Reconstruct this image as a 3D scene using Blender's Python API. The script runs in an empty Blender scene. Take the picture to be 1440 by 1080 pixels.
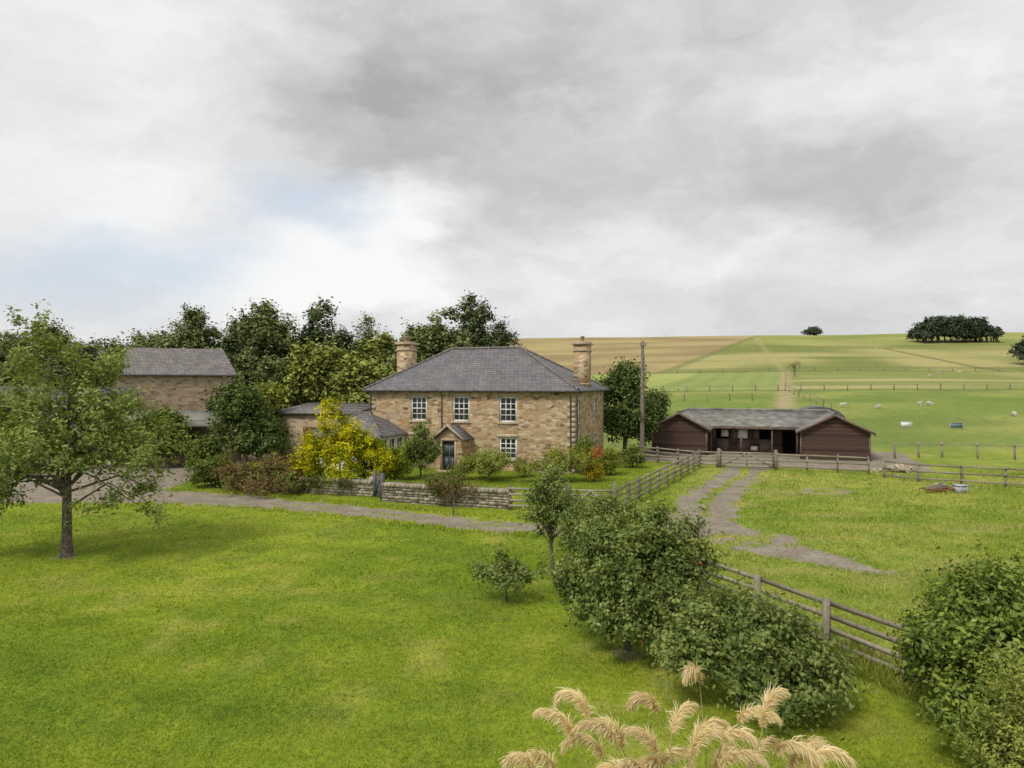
import bpy, math, numpy as np
from mathutils import Vector, Matrix
sc=bpy.context.scene
rad=math.radians
# ------------------------------------------------------------------ utils
_rt=np.random.default_rng(11).random((256,256))
def vn(x,y,s=0):
    x=np.asarray(x,float)+s*17.3; y=np.asarray(y,float)+s*9.1
    xi=np.floor(x).astype(int); yi=np.floor(y).astype(int)
    fx=x-xi; fy=y-yi; fx=fx*fx*(3-2*fx); fy=fy*fy*(3-2*fy)
    a=_rt[xi%256,yi%256]; b=_rt[(xi+1)%256,yi%256]; c=_rt[xi%256,(yi+1)%256]; d=_rt[(xi+1)%256,(yi+1)%256]
    return (a*(1-fx)+b*fx)*(1-fy)+(c*(1-fx)+d*fx)*fy
def ss(a,b,x):
    t=np.clip((x-a)/(b-a),0,1); return t*t*(3-2*t)
def nrm(v): return v/np.maximum(np.linalg.norm(v,axis=-1,keepdims=True),1e-9)

class Geo:
    def __init__(s): s.V=[];s.F=[];s.M=[];s.A=[];s.C=[];s.n=0
    def add(s,V,F,m=0,a=0.5,c=None):
        V=np.asarray(V,float).reshape(-1,3); F=np.asarray(F,int)
        s.V.append(V); s.F.append(F+s.n); s.M.append(np.full(len(F),m)); 
        s.A.append(np.broadcast_to(np.asarray(a,float),(len(V),)).copy())
        s.C.append(c if c is not None else np.ones((len(V),3)))
        s.n+=len(V)
    def poly(s,pts,m=0,a=.5): s.add(pts,[list(range(len(pts)))],m,a)
    def box(s,c,size,R=None,m=0,a=.5):
        h=np.array(size)/2
        V=np.array([[i,j,k] for i in(-1,1) for j in(-1,1) for k in(-1,1)],float)*h
        if R is not None: V=V@np.array(R).T
        s.add(V+np.array(c),[[0,1,3,2],[4,6,7,5],[0,4,5,1],[2,3,7,6],[0,2,6,4],[1,5,7,3]],m,a)
    def hexa(s,P,m=0,a=.5):
        s.add(P,[[0,1,3,2],[4,6,7,5],[0,4,5,1],[2,3,7,6],[0,2,6,4],[1,5,7,3]],m,a)
    def tube(s,pts,rs,k=6,m=0,a=.5,cap=True):
        P=np.array(pts,float); n=len(P); V=[]
        for i in range(n):
            t=P[min(i+1,n-1)]-P[max(i-1,0)]; t/=max(np.linalg.norm(t),1e-9)
            u=np.cross(t,[0.3,1,0.1] if abs(t[1])<.9 else [1,0,0]); u/=np.linalg.norm(u); w=np.cross(t,u)
            for j in range(k):
                an=2*math.pi*j/k; V.append(P[i]+rs[i]*(math.cos(an)*u+math.sin(an)*w))
        F=[[i*k+j,i*k+(j+1)%k,(i+1)*k+(j+1)%k,(i+1)*k+j] for i in range(n-1) for j in range(k)]
        s.add(V,F,m,a)
        if cap: s.add(V[-k:],[list(range(k))],m,a)
    def build(s,name,mats,parent=None,loc=None,rotz=0,smooth=False):
        me=bpy.data.meshes.new(name)
        V=np.concatenate(s.V); me.vertices.add(len(V)); me.vertices.foreach_set('co',V.astype(np.float32).ravel())
        L=np.concatenate([f.ravel() for f in s.F]); tot=np.concatenate([np.full(len(f),f.shape[1]) for f in s.F])
        st=np.concatenate([[0],np.cumsum(tot)[:-1]])
        me.loops.add(len(L)); me.loops.foreach_set('vertex_index',L.astype(np.int32))
        me.polygons.add(len(tot)); me.polygons.foreach_set('loop_start',st.astype(np.int32))
        me.polygons.foreach_set('material_index',np.concatenate(s.M).astype(np.int32))
        if smooth: me.polygons.foreach_set('use_smooth',np.ones(len(tot),bool))
        at=me.attributes.new('lv','FLOAT','POINT'); at.data.foreach_set('value',np.concatenate(s.A).astype(np.float32))
        C=np.concatenate(s.C)
        if (C!=1).any():
            ca=me.attributes.new('gcol','FLOAT_COLOR','POINT')
            ca.data.foreach_set('color',np.concatenate([C,np.ones((len(C),1))],1).astype(np.float32).ravel())
        me.update(calc_edges=True); me.validate()
        for m in (mats if isinstance(mats,(list,tuple)) else [mats]): me.materials.append(m)
        ob=bpy.data.objects.new(name,me); sc.collection.objects.link(ob)
        if parent: ob.parent=parent
        if loc is not None: ob.location=loc
        ob.rotation_euler[2]=rotz
        return ob
def empty(name,loc=(0,0,0),rz=0):
    e=bpy.data.objects.new(name,None); e.empty_display_size=.5; e.location=loc; e.rotation_euler[2]=rz
    sc.collection.objects.link(e); return e

# ------------------------------------------------------------------ materials
def N(nt,t,ins=None,**pr):
    n=nt.nodes.new(t)
    for k,v in pr.items(): setattr(n,k,v)
    for k,v in (ins or {}).items():
        if isinstance(v,bpy.types.NodeSocket): nt.links.new(v,n.inputs[k])
        else: n.inputs[k].default_value=v
    return n
def M(nt,op,a,b=0.0,c=0.0,clamp=False):
    return N(nt,'ShaderNodeMath',{0:a,1:b,2:c},operation=op,use_clamp=clamp).outputs[0]
def ramp(nt,fac,stops,interp='LINEAR'):
    r=N(nt,'ShaderNodeValToRGB',{'Fac':fac}); r.color_ramp.interpolation=interp
    e=r.color_ramp.elements
    while len(e)<len(stops): e.new(.5)
    for i,(p,c) in enumerate(stops): e[i].position=p; e[i].color=(*c,1)
    return r.outputs[0]
def mixc(nt,f,a,b,bt='MIX'):
    n=N(nt,'ShaderNodeMix',data_type='RGBA',blend_type=bt)
    for i,v in ((0,f),(6,a),(7,b)):
        if isinstance(v,bpy.types.NodeSocket): nt.links.new(v,n.inputs[i])
        else: n.inputs[i].default_value=(*v,1) if i>0 and len(v)==3 else v
    return n.outputs[2]
def newmat(name,rough=.8,spec=.25):
    m=bpy.data.materials.new(name); m.use_nodes=True; nt=m.node_tree
    b=nt.nodes['Principled BSDF']; b.inputs['Roughness'].default_value=rough; b.inputs['Specular IOR Level'].default_value=spec
    return m,nt,b
def noise(nt,vec,scale,detail=3,rough=.55,out=0):
    return N(nt,'ShaderNodeTexNoise',{'Vector':vec,'Scale':scale,'Detail':detail,'Roughness':rough}).outputs[out]
def bump(nt,b,h,strength=.4,dist=.03):
    bp=N(nt,'ShaderNodeBump',{'Height':h,'Strength':strength,'Distance':dist}); nt.links.new(bp.outputs[0],b.inputs['Normal'])
def coords(nt,w='Object'): return N(nt,'ShaderNodeTexCoord').outputs[w]

def simple(name,c1,c2,scale=4,rough=.8,spec=.25,bs=.3,lv=False,det=4):
    m,nt,b=newmat(name,rough,spec); co=coords(nt)
    f=noise(nt,co,scale,det)
    f=M(nt,'MULTIPLY_ADD',M(nt,'SUBTRACT',f,.5),2.2,.5,clamp=True)
    if lv:
        a=N(nt,'ShaderNodeAttribute',attribute_name='lv').outputs['Fac']
        f=M(nt,'ADD',M(nt,'MULTIPLY',f,.45),M(nt,'MULTIPLY',a,.55))
    nt.links.new(ramp(nt,f,[(.15,c1),(.85,c2)]),b.inputs['Base Color'])
    if bs: bump(nt,b,noise(nt,co,scale*6,3),bs)
    return m
def stone(name,pal,mortar,su=2.5,sz=6.0,mw=.06,weather=.35):
    m,nt,b=newmat(name,.9,.15); co=coords(nt)
    s=N(nt,'ShaderNodeSeparateXYZ',{0:co}).outputs
    d=noise(nt,co,1.7,3,out=1)
    dd=N(nt,'ShaderNodeSeparateXYZ',{0:d}).outputs
    u=M(nt,'ADD',M(nt,'ADD',s[0],s[1]),M(nt,'MULTIPLY',dd[0],.15))
    w=M(nt,'ADD',s[2],M(nt,'MULTIPLY',dd[1],.10))
    v=N(nt,'ShaderNodeCombineXYZ',{0:M(nt,'MULTIPLY',u,su),1:M(nt,'MULTIPLY',w,sz),2:0.0}).outputs[0]
    vo=N(nt,'ShaderNodeTexVoronoi',{'Vector':v,'Scale':1.0,'Randomness':.8},voronoi_dimensions='2D')
    ve=N(nt,'ShaderNodeTexVoronoi',{'Vector':v,'Scale':1.0,'Randomness':.8},voronoi_dimensions='2D',feature='DISTANCE_TO_EDGE')
    r=N(nt,'ShaderNodeSeparateColor',{0:vo.outputs['Color']}).outputs[0]
    n=len(pal); col=ramp(nt,r,[(i/(n-1)*.96,c) for i,c in enumerate(pal)])
    fn=noise(nt,co,9,4)
    col=mixc(nt,.45,col,ramp(nt,fn,[(.3,(.45,.42,.40)),(.7,(1.25,1.2,1.1))]),'MULTIPLY')
    big=noise(nt,co,.55,4,.6)
    col=mixc(nt,weather,col,ramp(nt,big,[(.35,(.55,.52,.50)),(.65,(1.15,1.1,1.05))]),'MULTIPLY')
    e=N(nt,'ShaderNodeMapRange',{0:ve.outputs['Distance'],1:.0,2:mw*2,3:1.0,4:0.0}).outputs[0]
    col=mixc(nt,M(nt,'MULTIPLY',e,.75),col,mortar)
    nt.links.new(col,b.inputs['Base Color'])
    bump(nt,b,M(nt,'ADD',M(nt,'MINIMUM',ve.outputs['Distance'],.25),M(nt,'MULTIPLY',fn,.25)),.7,.06)
    return m
def slate(name,c1,c2,moss,su=3.2,sz=6.5,mossf=.2):
    m,nt,b=newmat(name,.6,.3); co=coords(nt); s=N(nt,'ShaderNodeSeparateXYZ',{0:co}).outputs
    v=N(nt,'ShaderNodeCombineXYZ',{0:M(nt,'ADD',s[0],s[1]),1:s[2],2:0.0}).outputs[0]
    br=N(nt,'ShaderNodeTexBrick',{'Vector':v,'Color1':(*c1,1),'Color2':(*c2,1),'Mortar':(.03,.03,.033,1),'Scale':1.0,'Mortar Size':.012,'Brick Width':.32,'Row Height':.15,'Bias':0.0})
    col=br.outputs['Color']
    col=mixc(nt,.5,col,ramp(nt,noise(nt,co,1.1,5,.65),[(.3,(.6,.6,.62)),(.7,(1.3,1.27,1.2))]),'MULTIPLY')
    col=mixc(nt,M(nt,'MULTIPLY',M(nt,'MULTIPLY_ADD',noise(nt,co,2.6,5,.7),5.0,-2.6,clamp=True),mossf),col,moss)
    nt.links.new(col,b.inputs['Base Color']); bump(nt,b,br.outputs['Fac'],-.35,.03)
    return m
def boards(name,c1,c2,pitch=.15,vert=False,rough=.75):
    m,nt,b=newmat(name,rough,.25); co=coords(nt); s=N(nt,'ShaderNodeSeparateXYZ',{0:co}).outputs
    z=M(nt,'DIVIDE',M(nt,'ADD',s[0],s[1]) if vert else s[2],pitch)
    fr=M(nt,'FRACT',z); fl=M(nt,'FLOOR',z)
    wn=N(nt,'ShaderNodeTexWhiteNoise',{'W':fl},noise_dimensions='1D').outputs[0]
    st=N(nt,'ShaderNodeMapping',{0:co,3:(1.5,1.5,14) if not vert else (14,14,1.5)}).outputs[0]
    f=M(nt,'ADD',M(nt,'MULTIPLY',wn,.45),M(nt,'MULTIPLY',noise(nt,st,1.5,4),.6))
    col=ramp(nt,f,[(.2,c1),(.85,c2)])
    e=M(nt,'LESS_THAN',fr,.13)
    col=mixc(nt,M(nt,'MULTIPLY',e,.7),col,(.01,.008,.007))
    nt.links.new(col,b.inputs['Base Color']); bump(nt,b,fr,.5,.03)
    return m
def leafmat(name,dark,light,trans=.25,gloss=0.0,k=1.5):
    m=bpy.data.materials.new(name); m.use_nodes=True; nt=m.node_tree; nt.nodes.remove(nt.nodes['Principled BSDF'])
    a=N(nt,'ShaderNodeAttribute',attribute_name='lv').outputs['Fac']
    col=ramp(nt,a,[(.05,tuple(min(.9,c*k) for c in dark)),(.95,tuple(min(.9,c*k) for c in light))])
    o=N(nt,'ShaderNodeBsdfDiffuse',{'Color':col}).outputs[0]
    if trans:
        tr=N(nt,'ShaderNodeBsdfTranslucent',{'Color':mixc(nt,1.0,col,(1.3,1.2,.4),'MULTIPLY')})
        o=N(nt,'ShaderNodeMixShader',{0:trans,1:o,2:tr.outputs[0]}).outputs[0]
    if gloss:
        gl=N(nt,'ShaderNodeBsdfGlossy',{'Roughness':.4,'Color':(1,1,.85,1)}).outputs[0]
        o=N(nt,'ShaderNodeMixShader',{0:gloss,1:o,2:gl}).outputs[0]
    nt.links.new(o,nt.nodes['Material Output'].inputs[0])
    return m

PALH=[(.16,.11,.07),(.44,.31,.18),(.55,.42,.26),(.34,.22,.115),(.60,.48,.32),(.29,.23,.17),(.50,.31,.155),(.64,.54,.38),(.39,.30,.20)]
m_house=stone('sandstone_rubble',PALH,(.46,.38,.27),2.7,6.2,.05,.35)
m_barn=stone('barn_stone',[(.19,.15,.11),(.38,.29,.20),(.46,.37,.26),(.29,.22,.15),(.50,.41,.30)],(.35,.29,.21),2.5,6.0,.06,.4)
m_dress=simple('dressed_stone',(.33,.26,.18),(.52,.42,.30),3,.85,.2,.3,lv=True)
m_wallst=simple('drystone',(.12,.105,.075),(.45,.40,.31),5,.95,.1,.6,lv=True)
m_slate=slate('slate',(.13,.124,.134),(.19,.18,.19),(.22,.205,.16),mossf=.25)
m_slate2=slate('slate_old',(.15,.137,.135),(.23,.21,.205),(.20,.185,.13),mossf=.35)
m_ridge=simple('ridge_tile',(.09,.085,.085),(.24,.22,.20),6,.8)
m_white=simple('white_paint',(.76,.76,.74),(.86,.86,.84),3,.45,.4,0)
m_lead=simple('grey_trim',(.07,.07,.075),(.13,.13,.135),3,.5)
m_door=simple('door_paint',(.06,.07,.075),(.085,.095,.10),3,.45,.4,0)
m_terra=simple('terracotta',(.30,.19,.12),(.42,.29,.19),8,.85)
m_glass,nt,b=newmat('window_glass',.06,.5)
nt.links.new(ramp(nt,noise(nt,coords(nt),1.3,2),[(.4,(.01,.012,.015)),(.7,(.05,.055,.06))]),b.inputs['Base Color'])
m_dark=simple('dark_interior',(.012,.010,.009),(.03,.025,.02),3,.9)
m_stab=boards('stained_weatherboard',(.038,.023,.018),(.115,.070,.053))
m_stabtrim=simple('faded_trim',(.11,.075,.06),(.22,.16,.13),5,.8)
m_felt=simple('stable_roof_sheet',(.12,.115,.10),(.28,.27,.245),1.6,.8,.2,.3,det=6)
m_feltg=simple('shed_roof_felt',(.13,.13,.11),(.27,.265,.22),1.6,.8,.2,.3,det=6)
m_fence=simple('weathered_fence_wood',(.13,.11,.08),(.36,.315,.245),9,.9,.15,.4,lv=True)
m_pole=simple('pole_wood',(.17,.14,.11),(.28,.24,.20),6,.9)
m_bark=simple('bark',(.07,.06,.045),(.22,.19,.15),9,.95,.1,.8)
m_barkd=simple('bark_dark',(.03,.024,.018),(.10,.08,.06),9,.95,.1,.8)
m_wool=simple('wool',(.42,.39,.33),(.60,.57,.50),9,.95,.1,.5)
m_metal=simple('galvanised',(.28,.29,.30),(.45,.46,.47),5,.45,.5)
m_rust=simple('rusty_red',(.16,.045,.03),(.28,.09,.06),5,.7)
m_blue=simple('blue_grey_paint',(.10,.15,.20),(.16,.22,.28),5,.5)
m_sand=simple('rubble_stone',(.28,.22,.15),(.56,.48,.36),6,.95,.1,.5,lv=True)
m_brown=boards('brown_fence_boards',(.07,.035,.02),(.16,.085,.05),.14,True)
m_apple=simple('apple_skin',(.45,.05,.03),(.55,.25,.05),6,.4,.4,0)

L_tree =leafmat('leaf_walnut',(.080,.115,.026),(.24,.275,.080),.3,.012)
L_dark =leafmat('leaf_dark',(.028,.046,.012),(.095,.125,.032),0,.012)
L_mid  =leafmat('leaf_mid',(.042,.066,.013),(.150,.185,.040),.2,.012)
L_laur =leafmat('leaf_laurel',(.045,.075,.012),(.175,.225,.040),.2,.018,1.45)
L_lime =leafmat('leaf_lime',(.09,.105,.016),(.25,.27,.055),.25,0,1.4)
L_apple=leafmat('leaf_apple',(.046,.072,.016),(.185,.225,.062),.25,.014)
L_gold =leafmat('leaf_gold',(.12,.155,.010),(.66,.60,.022),.25,0,1.12)
L_golddk=leafmat('leaf_gold_inner',(.07,.10,.010),(.26,.30,.020),.2,0,1.15)
L_brown=leafmat('leaf_copper',(.07,.05,.025),(.18,.14,.055),.2)
L_back =leafmat('leaf_back',(.046,.062,.022),(.150,.170,.064),0,0,1.75)
L_backd=leafmat('leaf_back_dark',(.034,.048,.022),(.105,.124,.052),0,0,1.75)
L_backl=leafmat('leaf_back_lime',(.070,.085,.018),(.20,.215,.056),0,0,1.75)
L_far  =leafmat('leaf_far',(.035,.048,.032),(.075,.095,.055),0,0,1.3)
L_flow =leafmat('flower_red',(.35,.02,.01),(.75,.10,.03),.2,0,1)
L_yel  =leafmat('leaf_yellow',(.28,.22,.02),(.62,.48,.05),.25,0,1)
L_conf =leafmat('leaf_lightconifer',(.08,.10,.020),(.28,.31,.080),.25,0,1.5)

# ------------------------------------------------------------------ terrain
_Y=np.arange(-400,4000,1.0)
_Z=np.interp(_Y,[0,64,80,100,130,170,220,300,385,430,600,1200,4000],[0,0,1.1,3.0,4.5,6.8,11.0,21.5,34.2,36,30,10,0])
_k=np.ones(13)/13; _Z=np.convolve(np.pad(_Z,6,mode='edge'),_k,'valid')
def zt(x,y):
    x=np.asarray(x,float); y=np.asarray(y,float)
    f=np.interp(x,[-400,-200,0,150,300],[.45,.65,.90,1.0,1.03])
    z=np.interp(y,_Y,_Z)*f
    far=ss(70,140,y)
    return z+far*(vn(x*.012,y*.012,3)-.5)*2.0
FENX=([5,12.9,18.2,26,30.8,48,60],[11,7.6,5.1,2.5,4.6,13.2,10])
T1=[(-34,37),(-18,35.2),(-12,33.5),(-6,30.6),(-1,28),(3,27.2),(6.5,27.6),(8.5,30.2),(9.4,33.5),(10.9,36.5),(12.4,39.4),(14.6,43.2),(16,47),(18.5,50)]
T2=[(6.8,27.6),(8.5,25.6),(9.4,23.9),(10.6,21.9),(11.2,21.2)]
def dpoly(x,y,P):
    d=np.full(x.shape,1e9)
    for (ax,ay),(bx,by) in zip(P[:-1],P[1:]):
        vx,vy=bx-ax,by-ay; t=np.clip(((x-ax)*vx+(y-ay)*vy)/(vx*vx+vy*vy),0,1)
        d=np.minimum(d,np.hypot(x-ax-t*vx,y-ay-t*vy))
    return d
def mixn(a,b,t): return a*(1-t[:,None])+np.array(b)*t[:,None]
def ground(x,y):
    n1=vn(x*.13,y*.13,1); n2=vn(x*.5,y*.5,2); n3=vn(x*1.7,y*1.7,4); n4=vn(x*.035,y*.035,5); n5=vn(x*4,y*4,12)
    one=np.ones_like(x)[:,None]
    f=ss(.25,.8,n1*.45+n2*.35+n3*.2)
    c=mixn(one*np.array([.160,.230,.020]),(.255,.315,.034),f)
    c=mixn(c,(.34,.34,.08),.6*ss(.56,.82,vn(x*.8,y*.8,8)*.55+n3*.3+n5*.15))
    c=mixn(c,(.105,.175,.016),.65*ss(.50,.80,vn(x*.35,y*.35,18)*.5+n3*.3+n5*.2))
    c=c*(1+.07*ss(-.5,.5,np.sin((x*.35+y*.94)*3.0+1.5*n1))[:,None]-.035)
    field=ss(-.15,.15,x-np.interp(y,*FENX))*ss(4,8,y)
    fc=mixn(one*np.array([.190,.260,.035]),(.30,.335,.072),ss(.3,.75,n2*.4+n1*.35+n3*.25))
    fc=mixn(fc,(.35,.32,.12),.45*ss(.58,.85,vn(x*.3,y*.9,9)))
    fc=mixn(fc,(.13,.20,.025),.5*ss(.6,.85,vn(x*.45,y*.45,28)*.6+n3*.4))
    c=c*(1-field[:,None])+fc*field[:,None]
    e=ss(.9,.2,np.abs(x-np.interp(y,*FENX)))*(y<27)
    c=mixn(c,(.14,.16,.04),.7*e)
    past=ss(56,64,y)
    pc=mixn(one*np.array([.18,.245,.055]),(.27,.30,.09),ss(.3,.7,n4*.5+n1*.5))
    pc=mixn(pc,(.14,.20,.05),.6*ss(.5,.8,vn(x*.07,y*.12,31)))
    c=c*(1-past[:,None])+pc*past[:,None]
    str1=vn(x*.02,y*.11,6); str2=vn(x*.05,y*.05,33)
    def zone(mask,a,b,t): 
        nonlocal c
        z=mixn(one*np.array(a),b,t); c=c*(1-mask[:,None])+z*mask[:,None]
    up=ss(205,209,y)
    zone(up,(.18,.21,.065),(.36,.335,.15),ss(.3,.7,str1*.45+n4*.25+str2*.3))
    zone(ss(130,131.5,y)*(1-up)*(x>.41*y),(.22,.25,.08),(.38,.355,.17),ss(.3,.7,str1*.5+n4*.2+str2*.3))
    zone(ss(290,330,y)*(x>90)*.6,(.20,.24,.06),(.31,.33,.10),str2)
    br=ss(-1.5,1.5,(51+(y-222)*.54)-x)*up
    zone(br,(.28,.215,.115),(.38,.32,.165),ss(.25,.75,str1*.6+str2*.4))
    tu=ss(3,1,np.abs(x-(51+(y-222)*.54)))*up
    zone(tu*.6,(.14,.17,.06),(.14,.17,.06),n4)
    lim=(y>145)*(1-up)*(x<30+(y-145)*.43)
    zone(lim,(.30,.35,.11),(.36,.39,.14),n1)
    st=(np.sin((x-.4*y)*1.1)>0)*.4
    zone((y>132)*(1-up)*(x>=30+(y-145)*.43)*(x<.395*y),(.21,.275,.08),(.29,.33,.125),np.clip(st+.5*n1,0,1))
    zone(ss(1.7,1.1,np.abs(x-.4*y))*(y>85)*(y<207),(.33,.27,.15),(.40,.34,.21),n2)
    zone(ss(1.5,.8,np.abs(x-(83+(y-207)*.30)))*(y>207)*(y<385)*.5,(.36,.32,.18),(.36,.32,.18),n2)
    for yy in (130.5,207):
        zone(ss(1.8,.6,np.abs(y-yy-1.5*(n1-.5)))*.65,(.10,.12,.05),(.13,.13,.06),n2)
    zone(ss(300,302,y-.06*x)*ss(304.5,303,y-.06*x)*(x>110)*.7,(.11,.13,.05),(.11,.11,.06),n2)
    zone(ss(2.4,1,np.abs(x-150-.15*(y-207)))*(y>209)*(y<300)*.6,(.11,.13,.05),(.11,.11,.06),n2)
    d=dpoly(x,y,T1)
    hw=np.interp(x,[-30,-18,-10,0,6,9,14],[3.0,1.8,1.15,1.0,1.3,1.45,1.25])
    rough=(n3-.5)*.9+(n5-.5)*.6
    t=ss(hw+.45,hw-.45,d+rough)
    infield=ss(7,9.5,x)
    strip=np.maximum(infield*.9,.45*ss(-16,-10,x))
    t*=1-.9*strip*ss(.50,.14,d+(n3-.5)*.3)*ss(.25,.6,n2*.5+n5*.5)
    t*=.86+.14*n3
    d2=dpoly(x,y,T2); w2=np.interp(y,[20.8,22,24,26,28],[.35,.75,1.3,1.85,2.0])
    t=np.maximum(t,ss(w2+.5,w2-.5,d2+rough)*(1-.7*ss(.52,.72,n3*.5+n2*.5)))
    yd=ss(-18.5,-20.5,x+(n2-.5))*ss(34,35,y)*ss(58,56,y)
    t=np.maximum(t,yd)
    th=rad(21); lx=(x-27)*math.cos(th)-(y-51.5)*math.sin(th); ly=(x-27)*math.sin(th)+(y-51.5)*math.cos(th)
    sy=ss(-17.5,-16.5,lx)*ss(4.5,3.0,lx+n3)*ss(-6.6,-5.6,ly+(n3-.5))*ss(9,8,ly)
    t=np.maximum(t,sy)
    rr=np.hypot((x-17)/1.3,(y-37)/1.1); t=np.maximum(t,ss(1.15,.9,rr)*ss(.45,.75,rr)*.8)
    for (bx,by,br2) in ((1.25,21.2,.6),(-15,23,.7),(-2.6,30.1,.3),(2.6,14.7,.7)):
        t=np.maximum(t,ss(br2,br2*.4,np.hypot(x-bx,y-by)+(n3-.5)*.3)*.6)
    return np.clip(c,0,1),np.clip(t,0,1)
def geomr(a,b,n): return np.sign(a)*np.geomspace(abs(a),abs(b),n)
xs=np.concatenate([geomr(-2500,-155,14),np.arange(-150,-32,3.),np.arange(-32,32,.27),np.arange(32,330,1.6),np.geomspace(335,2500,14)])
ys=np.concatenate([np.arange(-60,6,4.),np.arange(6,60,.27),np.arange(60,130,.8),np.arange(130,420,1.5),np.geomspace(425,3500,18)])
X,Yg=np.meshgrid(xs,ys); xf,yf=X.ravel(),Yg.ravel()
gc,gt=ground(xf,yf)
zz=zt(xf,yf)-.03*gt*(yf<60)+(vn(xf*.35,yf*.35,7)-.5)*.05
g=Geo(); nx=len(xs); ny=len(ys)
i=np.arange(nx-1)[None,:]+np.arange(ny-1)[:,None]*nx; i=i.ravel()
g.add(np.stack([xf,yf,zz],1),np.stack([i,i+1,i+nx+1,i+nx],1),0,gt,gc)
m_gr,nt,b=newmat('grass_and_gravel',.9,.1)
pos=N(nt,'ShaderNodeNewGeometry').outputs['Position']
gcol=N(nt,'ShaderNodeAttribute',attribute_name='gcol').outputs['Color']
tm=N(nt,'ShaderNodeAttribute',attribute_name='lv').outputs['Fac']
na=noise(nt,pos,5.5,6,.7); nb=noise(nt,pos,34,3,.6); nc=noise(nt,pos,.9,5,.6)
col=mixc(nt,.9,gcol,ramp(nt,na,[(.28,(.52,.58,.5)),(.5,(1,1,1)),(.75,(1.38,1.28,1.25))]),'MULTIPLY')
col=mixc(nt,.6,col,ramp(nt,nb,[(.3,(.6,.65,.55)),(.7,(1.35,1.3,1.2))]),'MULTIPLY')
col=mixc(nt,.85,col,ramp(nt,nc,[(.3,(.70,.80,.78)),(.7,(1.26,1.14,1.05))]),'MULTIPLY')
gv=mixc(nt,.5,ramp(nt,nc,[(.3,(.17,.135,.10)),(.5,(.26,.215,.165)),(.7,(.38,.33,.265))]),ramp(nt,na,[(.3,(.10,.08,.06)),(.7,(.42,.37,.30))]))
gv=mixc(nt,.5,gv,ramp(nt,nb,[(.3,(.5,.5,.5)),(.7,(1.4,1.4,1.4))]),'MULTIPLY')
tf=M(nt,'MULTIPLY_ADD',M(nt,'ADD',tm,M(nt,'MULTIPLY',M(nt,'SUBTRACT',na,.5),1.5)),2.8,-1.0,clamp=True)
tf=M(nt,'MULTIPLY',tf,M(nt,'GREATER_THAN',tm,.02))
nt.links.new(mixc(nt,tf,col,gv),b.inputs['Base Color'])
bump(nt,b,M(nt,'ADD',na,M(nt,'MULTIPLY',nb,.5)),.6,.08)
g.build('ground',m_gr,smooth=True)

# ---- grass blades
rng=np.random.default_rng(5)
def blades(n,y0,y1):
    y=y0*(y1/y0)**rng.random(n); x=(rng.random(n)*2-1)*(.8*y+1.5); return x,y
x,y=blades(330000,8.3,46)
c,t=ground(x,y); keep=(rng.random(len(x))>t*1.25)
x,y,c=x[keep],y[keep],c[keep]
field=(x>np.interp(y,*FENX)); edge=(np.abs(x-np.interp(y,*FENX))<.55)&(y<27)
verge=(dpoly(x,y,T1)<1.9)&(dpoly(x,y,T1)>1.0)&(x<8)&(x>-17)
h=np.where(field,rng.uniform(.03,.10,len(x)),rng.uniform(.022,.055,len(x)))
h=np.where(verge,rng.uniform(.06,.16,len(x)),h)
h=np.where(edge,rng.uniform(.15,.42,len(x)),h)
tuft=vn(x*1.3,y*1.3,14); h*=np.where(field,.4+1.2*tuft,.75+.5*tuft)
w=rng.uniform(.004,.009,len(x))*(y/10)
an=rng.random(len(x))*6.283; ln=rng.uniform(.3,1.1,len(x))*h; a2=rng.random(len(x))*6.283
z0=zt(x,y)+(vn(x*.35,y*.35,7)-.5)*.05-.005
dx,dy=np.cos(an)*w,np.sin(an)*w; lx,ly=np.cos(a2)*ln,np.sin(a2)*ln
V=np.stack([np.stack([x-dx,y-dy,z0],1),np.stack([x+dx,y+dy,z0],1),np.stack([x+dx*.4+lx,y+dy*.4+ly,z0+h],1),np.stack([x-dx*.4+lx,y-dy*.4+ly,z0+h],1)],1)
br=rng.uniform(.85,1.6,len(x))[:,None]; cc=np.clip(c*br*np.array([1.08,1.05,1.0]),0,.9)
straw=(rng.random(len(x))<np.where(field,.06,.02)); cc[straw]=[.48,.42,.2]
g=Geo(); g.add(V.reshape(-1,3),np.arange(len(x)*4).reshape(-1,4),0,.5,np.repeat(cc,4,0))
m_bl=bpy.data.materials.new('grass_blade'); m_bl.use_nodes=True; nt=m_bl.node_tree; gcn=N(nt,'ShaderNodeAttribute',attribute_name='gcol').outputs['Color']
tr=N(nt,'ShaderNodeBsdfTranslucent',{'Color':gcn}); df=N(nt,'ShaderNodeBsdfDiffuse',{'Color':gcn}); mx=N(nt,'ShaderNodeMixShader',{0:.3,1:df.outputs[0],2:tr.outputs[0]}); nt.links.new(mx.outputs[0],nt.nodes['Material Output'].inputs[0])
g.build('grass',m_bl)

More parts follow.
